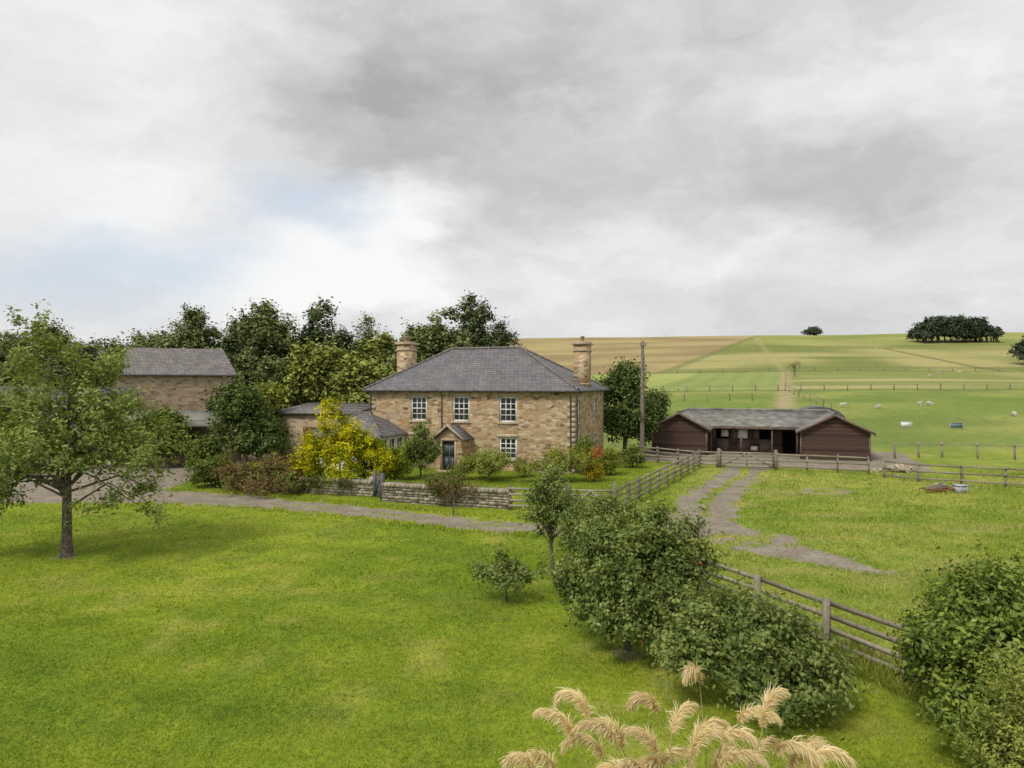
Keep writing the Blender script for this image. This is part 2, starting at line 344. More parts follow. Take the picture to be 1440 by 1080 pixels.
# ------------------------------------------------------------------ vegetation
def auto(rng,w,z0,z1,n=8,top=0.0):
    R=w/2;H=(z1-z0)/2; L=[(0,0,z0+H*.9,R*.66,H*.74)]
    for k in range(n):
        an=6.283*k/n+rng.uniform(-.4,.4); q=rng.uniform(.35,.66)*R; zc=z0+H*rng.uniform(.4,1.45)
        shrink=1-.35*max(0,(zc-z0-H)/H)
        L.append((math.cos(an)*q*shrink,math.sin(an)*q*shrink,zc,R*rng.uniform(.28,.46),H*rng.uniform(.26,.46)))
    for k in range(max(2,n//3)):
        an=rng.uniform(0,6.283); q=rng.uniform(.0,.4)*R
        r=R*rng.uniform(.2,.36); rv=H*rng.uniform(.22,.4); L.append((math.cos(an)*q,math.sin(an)*q,z1-rv*rng.uniform(.9,1.6),r,rv))
    return L
def plant(name,loc,lobes,mats,clumps=120,per=100,cr=.25,leaf=.1,seed=1,trunk=.12,th=None,limbs=14,aspect=.55,inner=.45,up=.4,spiky=0,extra=None,bark=None,sl=3.4,cvar=.45):
    rng=np.random.default_rng(seed); L=np.array(lobes,float)
    w=L[:,3]**2+2*L[:,3]*L[:,4]; idx=rng.choice(len(L),clumps,p=w/w.sum())
    d=nrm(rng.normal(size=(clumps,3))); d[:,2]=np.where(d[:,2]<-.5,-d[:,2],d[:,2])
    r=rng.uniform(inner**2,1.12,clumps)**.5
    C=L[idx,:3]+d*r[:,None]*np.stack([L[idx,3],L[idx,3],L[idx,4]],1)
    cv=rng.uniform(0,1,clumps); csz=rng.uniform(.5,1.45,clumps)
    n=clumps*per; ci=np.repeat(np.arange(clumps),per)
    off=rng.normal(size=(n,3))*cr*csz[ci][:,None]*np.array([1,1,.7])
    P=C[ci]+off; P[:,2]=np.maximum(P[:,2],.04)
    if spiky:
        k=rng.random(n)<spiky; sub=rng.integers(0,3,n); jit=rng.uniform(-.5,.5,(clumps,3,2)); lenj=rng.uniform(.5,1.3,(clumps,3))
        tt=rng.random(k.sum()); ck=ci[k]; sk=sub[k]
        dirv=nrm(np.concatenate([d[ck,:2]*.8+jit[ck,sk],np.full((k.sum(),1),.75)],1))
        P[k]=C[ck]+dirv*(tt*cr*sl*lenj[ck,sk])[:,None]+rng.normal(size=(k.sum(),3))*leaf*.55
    out=nrm(P-L[idx[ci],:3]); nn=nrm(out*.6+np.array([0,0,up])+rng.normal(size=(n,3))*.5)
    a=nrm(np.cross(nn,rng.normal(size=(n,3)))); bb=np.cross(nn,a)
    s=(leaf*rng.uniform(.6,1.35,n))[:,None]
    V=np.stack([P+a*s*.5,P+bb*s*.5*aspect+nn*s*.06,P-a*s*.5,P-bb*s*.5*aspect+nn*s*.06],1)
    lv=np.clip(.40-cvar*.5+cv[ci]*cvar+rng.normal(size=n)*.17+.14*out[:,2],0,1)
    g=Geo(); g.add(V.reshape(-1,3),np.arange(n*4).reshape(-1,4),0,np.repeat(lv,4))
    if trunk:
        zc=(L[:,2]*w).sum()/w.sum(); top=th or zc
        bx,by=rng.uniform(-.06,.06,2)*top
        pts=[(0,0,-.15),(bx*.1,by*.1,top*.08),(bx*.3,by*.3,top*.3),(bx,by,top*.65),(bx*.6,by*.6,top)]
        g.tube(pts,[trunk*1.6,trunk*1.1,trunk*.95,trunk*.72,trunk*.4],8,1)
        sel=rng.choice(clumps,min(limbs,clumps),replace=False)
        for k in sel:
            e=C[k]; f=rng.uniform(.3,.95)
            if th and e[2]>top*.6: f=max(f,.45)
            s0=np.array([bx*f,by*f,top*f])
            mid=s0*.5+e*.5+np.array([0,0,.10*np.linalg.norm(e-s0)])+rng.normal(size=3)*.08*np.linalg.norm(e-s0)
            q=trunk*rng.uniform(.22,.42); g.tube([s0,mid,e],[q,q*.55,q*.15],5,1,cap=False)
    if extra: extra(g,C,rng)
    return g.build(name,[mats,bark or m_bark]+([m_apple] if extra else []),loc=(loc[0],loc[1],float(zt(loc[0],loc[1]))))
R=lambda s:np.random.default_rng(s)
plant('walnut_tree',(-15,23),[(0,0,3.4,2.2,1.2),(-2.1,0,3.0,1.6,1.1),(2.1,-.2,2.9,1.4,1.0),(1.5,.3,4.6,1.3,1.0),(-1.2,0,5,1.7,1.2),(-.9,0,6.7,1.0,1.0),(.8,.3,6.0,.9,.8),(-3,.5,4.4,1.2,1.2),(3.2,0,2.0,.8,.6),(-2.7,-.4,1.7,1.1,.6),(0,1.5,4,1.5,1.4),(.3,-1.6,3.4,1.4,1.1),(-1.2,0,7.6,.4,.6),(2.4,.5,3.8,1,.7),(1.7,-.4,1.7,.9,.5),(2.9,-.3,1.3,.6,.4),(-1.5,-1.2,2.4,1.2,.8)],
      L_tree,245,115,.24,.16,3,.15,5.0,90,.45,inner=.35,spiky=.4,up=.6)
def apples(g,C,rng):
    for k in range(30):
        c=C[rng.integers(len(C))]+rng.normal(size=3)*.15; r=.042
        g.tube([c+np.array([0,0,-r]),c+np.array([0,0,-r*.6]),c,c+np.array([0,0,r*.6]),c+np.array([0,0,r*.9])],[r*.3,r*.8,r,r*.8,r*.3],8,2)
plant('apple_tree',(2.55,15.0),[(0,0,1.45,1.05,.95),(-.95,0,1.0,.6,.65),(.95,.2,1.45,.65,.7),(.2,.3,2.25,.65,.5),(-.45,.2,2.15,.5,.5),(1.15,.3,2.35,.45,.45),(.1,-.6,.8,.9,.5),(-.6,-.1,1.7,.6,.6),(.5,-.5,.7,.8,.45),(1.45,.4,1.7,.45,.4),(-1.2,.2,1.35,.35,.35),(.5,.2,2.75,.25,.25)],
      L_apple,300,125,.16,.105,4,.08,1.6,50,.5,inner=.45,spiky=.4,extra=apples,cvar=.6)
plant('apple_tree',(4.1,12.3),[(0,0,.9,.95,.65),(-.95,.1,.75,.5,.5),(1.0,-.1,.7,.65,.5),(.2,.3,1.45,.5,.3),(.5,-.5,.45,.8,.35),(1.5,-.3,.5,.4,.35),(-.4,.2,1.4,.35,.3),(1.0,.3,1.25,.3,.25),(-.5,.8,1.2,.6,.4)],
      L_apple,240,115,.15,.10,5,.06,1.0,34,.5,inner=.45,spiky=.45,cvar=.6)
plant('apple_tree',(1.25,21.2),[(0,0,1.95,.55,.6),(-.4,0,2.3,.35,.4),(.35,.1,1.8,.5,.5),(0,0,1.3,.45,.4),(.75,0,1.5,.4,.35),(.1,0,2.8,.3,.35),(-.55,0,1.6,.3,.3)],
      L_apple,95,80,.14,.10,6,.06,1.6,26,.5,inner=.2,spiky=.45)
plant('apple_tree',(2.5,19.4),[(0,0,1.4,.9,.75),(.8,0,1.8,.6,.5),(-.6,0,1.3,.55,.55),(.2,0,2.2,.4,.35),(1.3,0,1.5,.5,.5)],
      L_apple,150,90,.15,.10,61,.06,1.4,26,.5,inner=.3,spiky=.4)
plant('young_fruit_bush',(-.15,18.1),[(0,0,.55,.5,.4),(-.5,0,.7,.35,.25),(.55,0,.65,.4,.3),(.1,0,.95,.35,.3),(-.2,0,1.35,.1,.22)],
      L_apple,55,50,.10,.10,7,.03,.8,26,.5,inner=.2,spiky=.55)
plant('sapling',(-2.6,30.1),[(0,0,.9,.08,.3)],L_brown,5,14,.08,.07,8,.035,1.2,3)
plant('laurel_shrub',(7.75,10.7),[(0,0,1.1,1.3,1.05),(-.7,.1,1.35,.7,.7),(.3,.2,2.1,.95,.62),(-.5,-.4,.7,.85,.7),(.9,-.2,1.4,1.1,.95),(-.3,.4,1.95,.6,.5),(1.6,.5,2.1,.9,.7),(-.1,-.2,2.5,.3,.25)],
      L_laur,380,120,.16,.095,9,.08,1.4,20,.55,inner=.6,spiky=.28,sl=2.8,cvar=.6)
plant('golden_shrub',(6.75,9.0),[(0,0,.7,.6,.7),(.2,0,1.3,.5,.5),(.6,0,1.8,.4,.4),(-.05,0,1.75,.25,.3)],L_conf,110,110,.12,.07,10,.04,1,12,.35,inner=.4,spiky=.5)

CON=[(0,0,1.5,2.0,1.1),(-1.5,0,1.5,1.0,.9),(1.6,-.2,1.4,1.2,.9),(-.3,0,2.7,1.4,.9),(.9,0,2.6,.9,.6),(-.5,0,3.6,.75,.8),(-.6,0,4.5,.32,.65),(2.4,0,1.2,.6,.7),(-2.0,0,.9,.7,.5),(-.9,-.6,2.0,1.0,.6),(.4,-1,2.0,.9,.6),(-1.3,0,3.1,.5,.5),(.6,0,3.4,.5,.35)]
plant('golden_conifer',(-9.3,37),CON,L_gold,210,110,.19,.15,11,.12,.4,12,.5,inner=.7,spiky=.35,sl=2.6,cvar=.75,up=.8)
plant('green_conifer',(-7.3,38.2),[(0,0,1.2,1.1,1.1),(.7,0,.9,.8,.7),(-.5,0,1.9,.7,.7)],L_golddk,110,70,.17,.16,111,.1,.4,12,.5,inner=.5,spiky=.4,sl=2.4)
G=[('holly_tree',(-16.6,42.5),auto(R(12),5.2,.6,5.9,9),L_dark,240,90,.28,.22,12,.15,.5,.15),
 ('laurel_bush',(-16.8,38.2),auto(R(13),2.8,.0,1.7,6),L_mid,100,65,.15,.16,13,.06,.3,.1),
 ('laurel_bush',(-19.6,43.6),auto(R(113),3.0,.0,2.4,6),L_mid,100,65,.18,.18,113,.06,.3,.1),
 ('copper_hedge',(-13.2,37.3),[(-1.4,0,.8,.9,.7),(0,0,.9,1.0,.75),(1.2,0,.85,.9,.7),(2.3,-.3,.6,.9,.55),(-2.4,.2,.7,.8,.6),(0,-.6,.4,2.2,.4)],L_brown,180,65,.17,.14,14,.06,.3,.3),
 ('ivy_on_wall',(-11.8,36.7),[(-3.2,1.3,.4,1.3,.45),(-1.5,.6,.5,1.3,.45),(.3,-.1,.5,1.3,.45),(2.2,-.8,.4,1.2,.4)],L_mid,80,55,.15,.13,141,0,.5,.3),
 ('garden_shrub',(-5.6,42),auto(R(15),2.5,.2,3.2,7),L_mid,120,75,.17,.15,15,.06,.3,.4),
 ('garden_shrub',(-6.9,41.5),auto(R(16),1.9,.0,1.9,6),L_apple,70,60,.15,.13,16,.05,.3,.3),
 ('garden_shrub',(-1.4,41.2),auto(R(17),3.2,.0,1.9,7),L_conf,130,60,.17,.13,17,.06,.3,.5),
 ('garden_shrub',(-2.9,41.4),auto(R(117),1.4,.0,1.2,5),L_lime,40,50,.14,.12,117,.04,.3,.4),
 ('rose_bush',(2.9,40.6),[(0,0,.9,1.2,.7),(-1.2,0,.7,.9,.5),(1.2,0,.9,.9,.7),(1.7,0,1.4,.5,.5),(-.2,0,1.4,.6,.4),(-2.0,-.3,.5,.6,.35)],L_lime,130,45,.18,.13,18,.05,.3,.7),
 ('garden_shrub',(4.6,43.3),auto(R(19),1.8,.0,2.6,6),L_mid,70,60,.15,.14,19,.05,.3,.3),
 ('golden_euonymus',(4.9,40.8),auto(R(20),1.3,.0,1.25,5),L_yel,55,55,.11,.11,20,.03,.3,.2),
 ('garden_shrub',(6.3,43.5),auto(R(21),2.0,.0,1.6,6),L_lime,60,60,.15,.13,21,.05,.3,.2),
 ('garden_shrub',(8.4,47.5),auto(R(22),2.0,.0,1.5,6),L_mid,60,55,.15,.14,22,.05,.3,.2),
 ('garden_shrub',(.6,42.6),auto(R(122),1.3,.0,1.1,5),L_mid,40,50,.13,.12,122,.05,.3,.3),
 ('red_flowering_plant',(5.2,42.2),[(0,0,1.4,.3,.4),(.1,0,1.9,.15,.2)],L_flow,18,40,.08,.09,23,.03,.3,.3),
 ('cotoneaster_bush',(-2.9,32.3),[(0,0,.7,.8,.5),(-.7,0,1.0,.5,.35),(.8,0,.6,.5,.4),(.2,0,1.2,.45,.3)],L_brown,60,40,.15,.10,24,.04,.3,.6),
 ('cotoneaster_bush',(-3.2,32.6),[(0,0,.9,.8,.4),(.6,0,1.3,.4,.25),(-.9,0,1.1,.4,.3)],L_mid,50,42,.15,.10,25,.04,.3,.6),
 ('bay_tree',(9.0,54.5),auto(R(26),5.4,.6,7.6,9),L_dark,260,80,.32,.26,26,.18,.5,.15),
 ('bay_tree',(12.2,59),auto(R(27),3.4,.2,5.2,7),L_dark,110,70,.3,.25,27,.14,.5,.1),
]
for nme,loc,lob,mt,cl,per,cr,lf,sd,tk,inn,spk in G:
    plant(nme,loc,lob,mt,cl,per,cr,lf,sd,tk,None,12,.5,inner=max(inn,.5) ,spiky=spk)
BT=[(-38,78,10,1,10.8,L_back),(-31,82,8,1,12.6,L_backd),(-27.2,76,8.5,1,14.6,L_back),(-22.6,80,7.5,1,14.2,L_backd),(-19,76,8,1,11.6,L_backd),(-15.4,74,6,1,13.0,L_back),
    (-11,80,9,1,12.0,L_back),(-4.8,82,7.5,1,15.2,L_backd),(-1.2,79,5.5,1,12.4,L_backd),(-8.0,76,7.5,1,13.2,L_back),
    (-17.8,63,8.5,.6,9.3,L_backl),(-13.2,60,7,.6,8.2,L_backl),(-22,64,5.5,.6,8.4,L_back),(-9.5,66,7,.6,10.0,L_back),(-13,70,8,1,10.2,L_backl),(-5,70,7,1,9.5,L_back),
    (-50,95,14,1,10.6,L_back),(-62,92,12,1,11.9,L_backd),(-72,95,14,1,11.2,L_back),(-42,92,9,1,13.8,L_back),(-34,95,12,1,12.5,L_back),(-56,75,10,1,9.0,L_back),(-45,72,10,1,9.7,L_backd),(-24,47.8,3.2,.3,3.9,L_mid),(-19.3,52,3.4,.3,6.0,L_lime),(-32,46,5,.3,4.6,L_back),(-39,47,6,.3,5.2,L_mid)]
for k,(x0,y0,w0,za,zb,mt) in enumerate(BT):
    f=w0/9
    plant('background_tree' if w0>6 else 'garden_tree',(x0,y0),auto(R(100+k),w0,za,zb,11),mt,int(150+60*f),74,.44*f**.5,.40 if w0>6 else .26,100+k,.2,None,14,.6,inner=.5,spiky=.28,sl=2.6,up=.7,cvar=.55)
lob=[]
r=R(70)
for k in range(56):
    a=r.uniform(-1,1); hh=12*(1-abs(a)**2.6*.45); lob.append((a*18.5,r.uniform(-7,6),hh*.5+r.uniform(-.9,.8),r.uniform(2.6,4),hh*.46))
plant('pine_wood',(214,332),lob,L_far,640,50,.9,1.3,71,0,inner=.5)
g=Geo()
for k in range(24): 
    xx=r.uniform(-19,19); g.tube([(xx,r.uniform(-7,0),-1),(xx,0,8)],[.35,.25],6)
g.build('pine_wood_trunks',m_barkd,parent=bpy.data.objects['pine_wood'])
plant('hawthorn_tree',(171,388),auto(R(72),11,0,4,7),L_far,80,45,.7,1.1,72,.3)
plant('background_tree',(176,232),auto(R(73),13,0,10,8),L_far,160,50,.7,1.0,73,.4)
plant('bare_tree',(75.8,183),auto(R(74),5,1.4,4.6,6),L_brown,24,10,.35,.25,74,.16,None,30)

# ------------------------------------------------------------------ walls / openings
class Fr:
    def __init__(s,o,t,n): s.o=np.array(o,float);s.t=np.array(t,float);s.n=np.array(n,float)
    def p(s,a,z,d=0): return s.o+s.t*a+s.n*d+np.array([0,0,z])
    def box(s,g,a0,a1,z0,z1,d0,d1,m=0,av=.5): g.hexa([s.p(a,z,d) for a in(a0,a1) for d in(d0,d1) for z in(z0,z1)],m,av)
    def wall(s,g,L,H,ops,z0=-.2,depth=.2,m=0):
        A=sorted({0,L,*[o[0] for o in ops],*[o[1] for o in ops]}); Z=sorted({z0,H,*[o[2] for o in ops],*[o[3] for o in ops]})
        for a0,a1 in zip(A[:-1],A[1:]):
            for q0,q1 in zip(Z[:-1],Z[1:]):
                ca,cz=(a0+a1)/2,(q0+q1)/2
                if any(o[0]<ca<o[1] and o[2]<cz<o[3] for o in ops): continue
                g.poly([s.p(a0,q0),s.p(a1,q0),s.p(a1,q1),s.p(a0,q1)],m)
        for a0,a1,q0,q1 in [o[:4] for o in ops]:
            for (u0,v0),(u1,v1) in (((a0,q0),(a1,q0)),((a1,q0),(a1,q1)),((a1,q1),(a0,q1)),((a0,q1),(a0,q0))):
                g.poly([s.p(u0,v0),s.p(u1,v1),s.p(u1,v1,-depth),s.p(u0,v0,-depth)],m)
    def window(s,par,a0,a1,z0,z1,cols=3,rows=4,surround=True,nm='window'):
        gf=Geo(); d0,d1=-.15,-.08; fw=.10; bw=.024
        s.box(gf,a0,a0+fw,z0,z1,d0,d1); s.box(gf,a1-fw,a1,z0,z1,d0,d1)
        s.box(gf,a0+fw,a1-fw,z1-fw,z1,d0,d1); s.box(gf,a0+fw,a1-fw,z0,z0+fw,d0,d1)
        zm=(z0+z1)/2; s.box(gf,a0+fw,a1-fw,zm-.035,zm+.035,d0,d1-.005)
        for k in range(1,cols):
            a=a0+fw+(a1-a0-2*fw)*k/cols; s.box(gf,a-bw,a+bw,z0+fw,z1-fw,d0+.01,d1-.02)
        for k in range(1,rows):
            if rows%2==0 and k==rows//2: continue
            z=z0+fw+(z1-z0-2*fw)*k/rows; s.box(gf,a0+fw,a1-fw,z-bw,z+bw,d0+.012,d1-.022)
        gf.build(nm+'_frame',m_white,parent=par)
        gg=Geo(); gg.poly([s.p(a0+.02,z0+.02,d0+.02),s.p(a1-.02,z0+.02,d0+.02),s.p(a1-.02,z1-.02,d0+.02),s.p(a0+.02,z1-.02,d0+.02)])
        gg.build(nm+'_glass',m_glass,parent=par)
        if surround:
            gs=Geo(); s.box(gs,a0-.18,a1+.18,z1+.002,z1+.24,-.1,.025,0,.9); s.box(gs,a0-.10,a1+.10,z0-.14,z0-.002,-.12,.07,0,.8)
            gs.build(nm+'_lintel_and_sill',m_dress,parent=par)
def hiproof(g,x0,x1,y0,y1,ze,zr,hx,ov=.3,m=0,th=.1,hx2=None):
    hx2=hx if hx2 is None else hx2
    a,b_,c_,d_=(x0-ov,y0-ov,ze),(x1+ov,y0-ov,ze),(x1+ov,y1+ov,ze),(x0-ov,y1+ov,ze); ym=(y0+y1)/2
    r0,r1=(x0+hx,ym,zr),(x1-hx2,ym,zr)
    g.poly([a,b_,r1,r0],m); g.poly([c_,d_,r0,r1],m); g.poly([b_,c_,r1],m); g.poly([d_,a,r0],m)
    lo=[(p[0],p[1],ze-th) for p in (a,b_,c_,d_)]; T=[a,b_,c_,d_]
    for k in range(4): g.poly([lo[k],lo[(k+1)%4],T[(k+1)%4],T[k]],m)
    g.poly(lo[::-1],m)
    return a,b_,c_,d_,r0,r1
def chimney(par,cx,cy,z0,z1,w,d,pots=2,nm='chimney'):
    g=Geo(); g.box((cx,cy,(z0+z1)/2),(w,d,z1-z0)); g.build(nm+'_stack',m_house,parent=par)
    g=Geo(); g.box((cx,cy,z1-.42),(w+.12,d+.12,.12)); g.box((cx,cy,z1+.06),(w+.24,d+.24,.14)); g.box((cx,cy,z1+.17),(w+.1,d+.1,.08))
    g.box((cx,cy,z0+.9),(w+.1,d+.1,.1)); g.build(nm+'_bands',m_dress,parent=par)
    g=Geo()
    for k in range(pots):
        o=(k-(pots-1)/2)*.42; g.tube([(cx,cy+o,z1+.2),(cx,cy+o,z1+.5),(cx,cy+o,z1+.51),(cx,cy+o,z1+.6)],[.13,.11,.15,.15],10)
    g.build(nm+'_pots',m_terra,parent=par)

# ---------------- farmhouse
H=empty('stone_farmhouse',(4.03,44,0),rad(-19.5)); W=15.1; D=9.0; ZE=5.32; ZR=8.45
F=Fr((-W,0,0),(1,0,0),(0,-1,0)); S=Fr((0,0,0),(0,1,0),(1,0,0)); Bk=Fr((0,D,0),(-1,0,0),(0,1,0)); Lf=Fr((-W,D,0),(0,-1,0),(-1,0,0))
g=Geo()
cu=lambda u:W-u
fops=[(cu(u)-.62,cu(u)+.62,z0,z1) for u,z0,z1 in((11.2,3.25,4.95),(7.98,3.25,4.95),(4.57,3.25,4.95),(4.57,.78,2.22),(11.2,.78,2.18))]
F.wall(g,W,ZE,fops)
sops=[(.75,1.5,3.25,4.7),(5.5,6.4,3.25,4.7),(1.9,2.8,.9,2.1),(5.5,6.4,.9,2.1)]
S.wall(g,D,ZE,sops); Bk.wall(g,W,ZE,[]); Lf.wall(g,D,ZE,[])
g.build('walls',m_house,parent=H)
for i_,o in enumerate(fops): F.window(H,*o,nm='front_window_%d'%i_)
for i_,o in enumerate(sops): S.window(H,*o,cols=2,rows=4,nm='side_window_%d'%i_)
g=Geo(); g.poly([(-W+.25,.25,2.7),(-.25,.25,2.7),(-.25,D-.25,2.7),(-W+.25,D-.25,2.7)]); g.build('upper_floor',m_dark,parent=H)
g=Geo(); zq=0; k=0
while zq<ZE-.4:
    h_=.33; a_=.5 if k%2 else .28
    av=.3+.6*R(k).random()
    F.box(g,W-a_,W+.012,zq,zq+h_-.015,-.02,.013,0,av); S.box(g,.014,.78-a_,zq,zq+h_-.015,-.02,.012,0,av)
    F.box(g,-.012,.78-a_,zq,zq+h_-.015,-.02,.013,0,av); zq+=h_; k+=1
g.build('quoins',m_dress,parent=H)
g=Geo(); a,b_,c_,d_,r0,r1=hiproof(g,-W,0,0,D,ZE+.1,ZR,4.4,.32,0,.1,5.2); g.build('roof',m_slate,parent=H)
g=Geo()
for p,q in ((a,r0),(b_,r1),(c_,r1),(d_,r0),(r0,r1)):
    p=np.array(p);q=np.array(q); n_=int(np.linalg.norm(q-p)/.45)
    for k in range(n_):
        s0=p+(q-p)*(k/n_); s1=p+(q-p)*((k+.93)/n_); g.tube([s0+[0,0,.03],s1+[0,0,.03]],[.10,.10],6,0,.5)
g.build('ridge_and_hip_tiles',m_ridge,parent=H)
g=Geo(); gz=ZE+.02
g.tube([(-W-.4,-.40,gz),(.4,-.40,gz)],[.065,.065],8); g.tube([(.40,-.4,gz),(.40,D+.4,gz)],[.065,.065],8)
g.tube([(-.25,-.38,gz),(-.25,-.09,gz-.35),(-.25,-.09,.1)],[.04,.04,.04],8); g.tube([(-W+.1,-.38,gz),(-W+.1,-.09,gz-.35),(-W+.1,-.09,.1)],[.04,.04,.04],8)
g.tube([(-9.4,-.38,gz),(-9.4,-.09,gz-.35),(-9.4,-.09,.1)],[.035]*3,8)
g.tube([(.38,.35,gz),(.09,.35,gz-.35),(.09,.35,.1)],[.04]*3,8)
g.build('gutters_and_downpipes',m_lead,parent=H)
chimney(H,-.45,4.0,4.9,8.55,.95,1.25,1,'right_chimney'); chimney(H,-W+.45,4.7,4.9,8.85,1.0,1.4,2,'left_chimney')
px0,px1=-8.16-.95,-8.16+.95; PF=Fr((px0,-1.6,0),(1,0,0),(0,-1,0)); PR=Fr((px1,-1.6,0),(0,1,0),(1,0,0)); PL=Fr((px0,0,0),(0,-1,0),(-1,0,0))
g=Geo(); PF.wall(g,1.9,2.15,[(.47,1.37,0,2.02)],depth=.3); PR.wall(g,1.6,2.15,[]); PL.wall(g,1.6,2.15,[]); g.poly([PF.p(0,2.15),PF.p(1.9,2.15),PF.p(.95,2.85)])
g.build('porch_walls',m_house,parent=H)
g=Geo(); xm=(px0+px1)/2
for s_ in(-1,1):
    e=np.array([xm+s_*1.13,0,2.06]); t_=np.array([xm,0,2.92])
    P=[]
    for q in (e,t_):
        for yy in(-1.78,-.003):
            for dz in(0,.09): P.append((q[0],yy,q[2]+dz))
    g.hexa(P)
g.build('porch_roof',m_slate,parent=H)
g=Geo()
for s_ in(-1,1):
    e=np.array([xm+s_*1.16,0,2.05]); t_=np.array([xm,0,2.99]); P=[(q[0],yy,q[2]+dz) for q in(e,t_) for yy in(-1.88,-1.785) for dz in(0,.16)]; g.hexa(P)
PF.box(g,.32,.47,0,2.17,-.02,.02); PF.box(g,1.37,1.52,0,2.17,-.02,.02); PF.box(g,.25,1.6,2.02,2.2,-.05,.035)
g.build('porch_coping',m_dress,parent=H)
g=Geo(); PF.box(g,.47,1.37,.04,2.02,-.25,-.2); 
for a0,a1,z0,z1 in((.55,.88,.2,.9),(.96,1.29,.2,.9),(.55,.88,1.0,1.85),(.96,1.29,1.0,1.85)): PF.box(g,a0,a1,z0,z1,-.2,-.185)
g.build('front_door',m_door,parent=H)
g=Geo(); PF.box(g,.3,1.55,0,.1,.0,.5); g.build('door_step',m_dress,parent=H)
g=Geo(); g.tube([(xm-.75,-1.72,1.75),(xm-.75,-1.72,2.0)],[.07,.09],6); g.build('porch_lantern',m_lead,parent=H)
sx0,sx1,sy0,sy1=-17.6,-12.3,-3.4,1.6
g=Geo(); SF=Fr((sx0,sy0,0),(1,0,0),(0,-1,0)); SR=Fr((sx1,sy0,0),(0,1,0),(1,0,0)); SL=Fr((sx0,sy1,0),(0,-1,0),(-1,0,0))
so=[(.3+k*1.02,1.18+k*1.02,.75,2.15) for k in range(5)]; SF.wall(g,5.3,2.3,so,depth=.15)
so2=[(.25+k*1.05,1.15+k*1.05,.75,2.15) for k in range(3)]; SR.wall(g,3.4,2.3,so2,depth=.15); SL.wall(g,5,2.3,[])
g.build('sunroom_walls',m_white,parent=H)
for k,o in enumerate(so): SF.window(H,*o,cols=2,rows=2,surround=False,nm='sunroom_window_%d'%k)
for k,o in enumerate(so2): SR.window(H,*o,cols=2,rows=2,surround=False,nm='sunroom_side_window_%d'%k)
g=Geo(); rr_=hiproof(g,sx0,sx1,sy0,sy1,2.35,3.75,2.3,.25); g.build('sunroom_roof',m_slate,parent=H)
g=Geo()
for p,q in ((rr_[0],rr_[4]),(rr_[1],rr_[5]),(rr_[4],rr_[5])): g.tube([np.array(p)+[0,0,.02],np.array(q)+[0,0,.02]],[.09,.09],6)
g.tube([(sx0-.3,sy0-.32,2.28),(sx1+.3,sy0-.32,2.28)],[.05,.05],6)
g.build('sunroom_ridge',m_ridge,parent=H)

# ---------------- outbuildings on the left
O=empty('stone_outbuilding',(-11.8,50.5,0),rad(-19.5))
g=Geo(); g.box((-3.4,2,1.75),(6.8,4,3.7)); g.build('walls',m_barn,parent=O)
g=Geo(); g.hexa([(xx,yy,z_+dz) for xx in(-7.0,.2) for yy,z_ in((-.3,3.5),(4.3,4.1)) for dz in(.01,.15)]); g.build('roof',m_slate2,parent=O)
g=Geo(); g.box((-2.6,-.03,1.3),(3.4,.05,2.5)); g.build('brown_doors',m_brown,parent=O)
BL=9.5
B=empty('stone_barn',(-24.4,60,0),rad(22))
g=Geo(); BF=Fr((-BL,0,0),(1,0,0),(0,-1,0)); BF.wall(g,BL,6.6,[]); Fr((0,0,0),(0,1,0),(1,0,0)).wall(g,6.5,6.6,[]); Fr((-BL,6.5,0),(0,-1,0),(-1,0,0)).wall(g,6.5,6.6,[]); g.build('walls',m_barn,parent=B)
g=Geo(); hiproof(g,-BL,0,0,6.5,6.65,9.0,1.0,.2,0,.1,1.0); g.build('roof',m_slate2,parent=B)
g=Geo(); g.tube([(-.1,-.28,6.55),(-.1,-.1,6.2),(-.1,-.1,.1)],[.08]*3,8); g.tube([(-BL-.2,-.28,6.55),(.2,-.28,6.55)],[.07]*2,8); g.build('gutter_and_downpipe',m_lead,parent=B)
def gable_building(par,L,Dp,ze,zr,mw,mr,ops=(),nm=''):
    g=Geo(); f=Fr((-L,0,0),(1,0,0),(0,-1,0)); f.wall(g,L,ze,list(ops)); Fr((0,Dp,0),(-1,0,0),(0,1,0)).wall(g,L,ze,[])
    for xx in(0,-L): g.poly([(xx,0,-.2),(xx,Dp,-.2),(xx,Dp,ze),(xx,Dp/2,zr),(xx,0,ze)])
    g.build(nm+'walls',mw,parent=par)
    g=Geo()
    for s_ in(-1,1):
        y0=Dp/2+s_*(Dp/2+.25); zo=ze-.25*(zr-ze)/(Dp/2); g.hexa([(xx,yy,z_+dz) for xx in(-L-.25,.25) for yy,z_ in((y0,zo),(Dp/2,zr)) for dz in(.01,.12)])
    g.build(nm+'roof',mr,parent=par)
    for k,o in enumerate(ops): f.window(par,*o,cols=2,rows=2,nm=nm+'window_%d'%k)
B2=empty('stone_barn',(-29.5,53,0),rad(26)); gable_building(B2,17,6,3.4,5.5,m_barn,m_slate2,[(3,4.1,1.1,2.3),(7,8.1,1.1,2.3),(11.5,12.6,1.1,2.3)])
C=empty('open_shed',(-20.4,48.8,0),rad(8))
g=Geo(); g.hexa([(xx,yy,z_+dz) for xx in(-7.6,.2) for yy,z_ in((-.3,2.75),(4.2,3.65)) for dz in(0,.14)]); g.build('roof',m_feltg,parent=C)
g=Geo()
for xx in(-7.4,-5,-2.5,0): g.box((xx,0,1.3),(.14,.14,2.9))
g.build('posts',m_brown,parent=C)
g=Geo(); g.box((-3.7,1.6,1.3),(7.3,.2,2.8)); g.box((-7.4,2.2,1.4),(.1,3.6,2.8)); g.box((0,2.2,1.4),(.1,3.6,2.8)); g.build('walls',m_barn,parent=C)

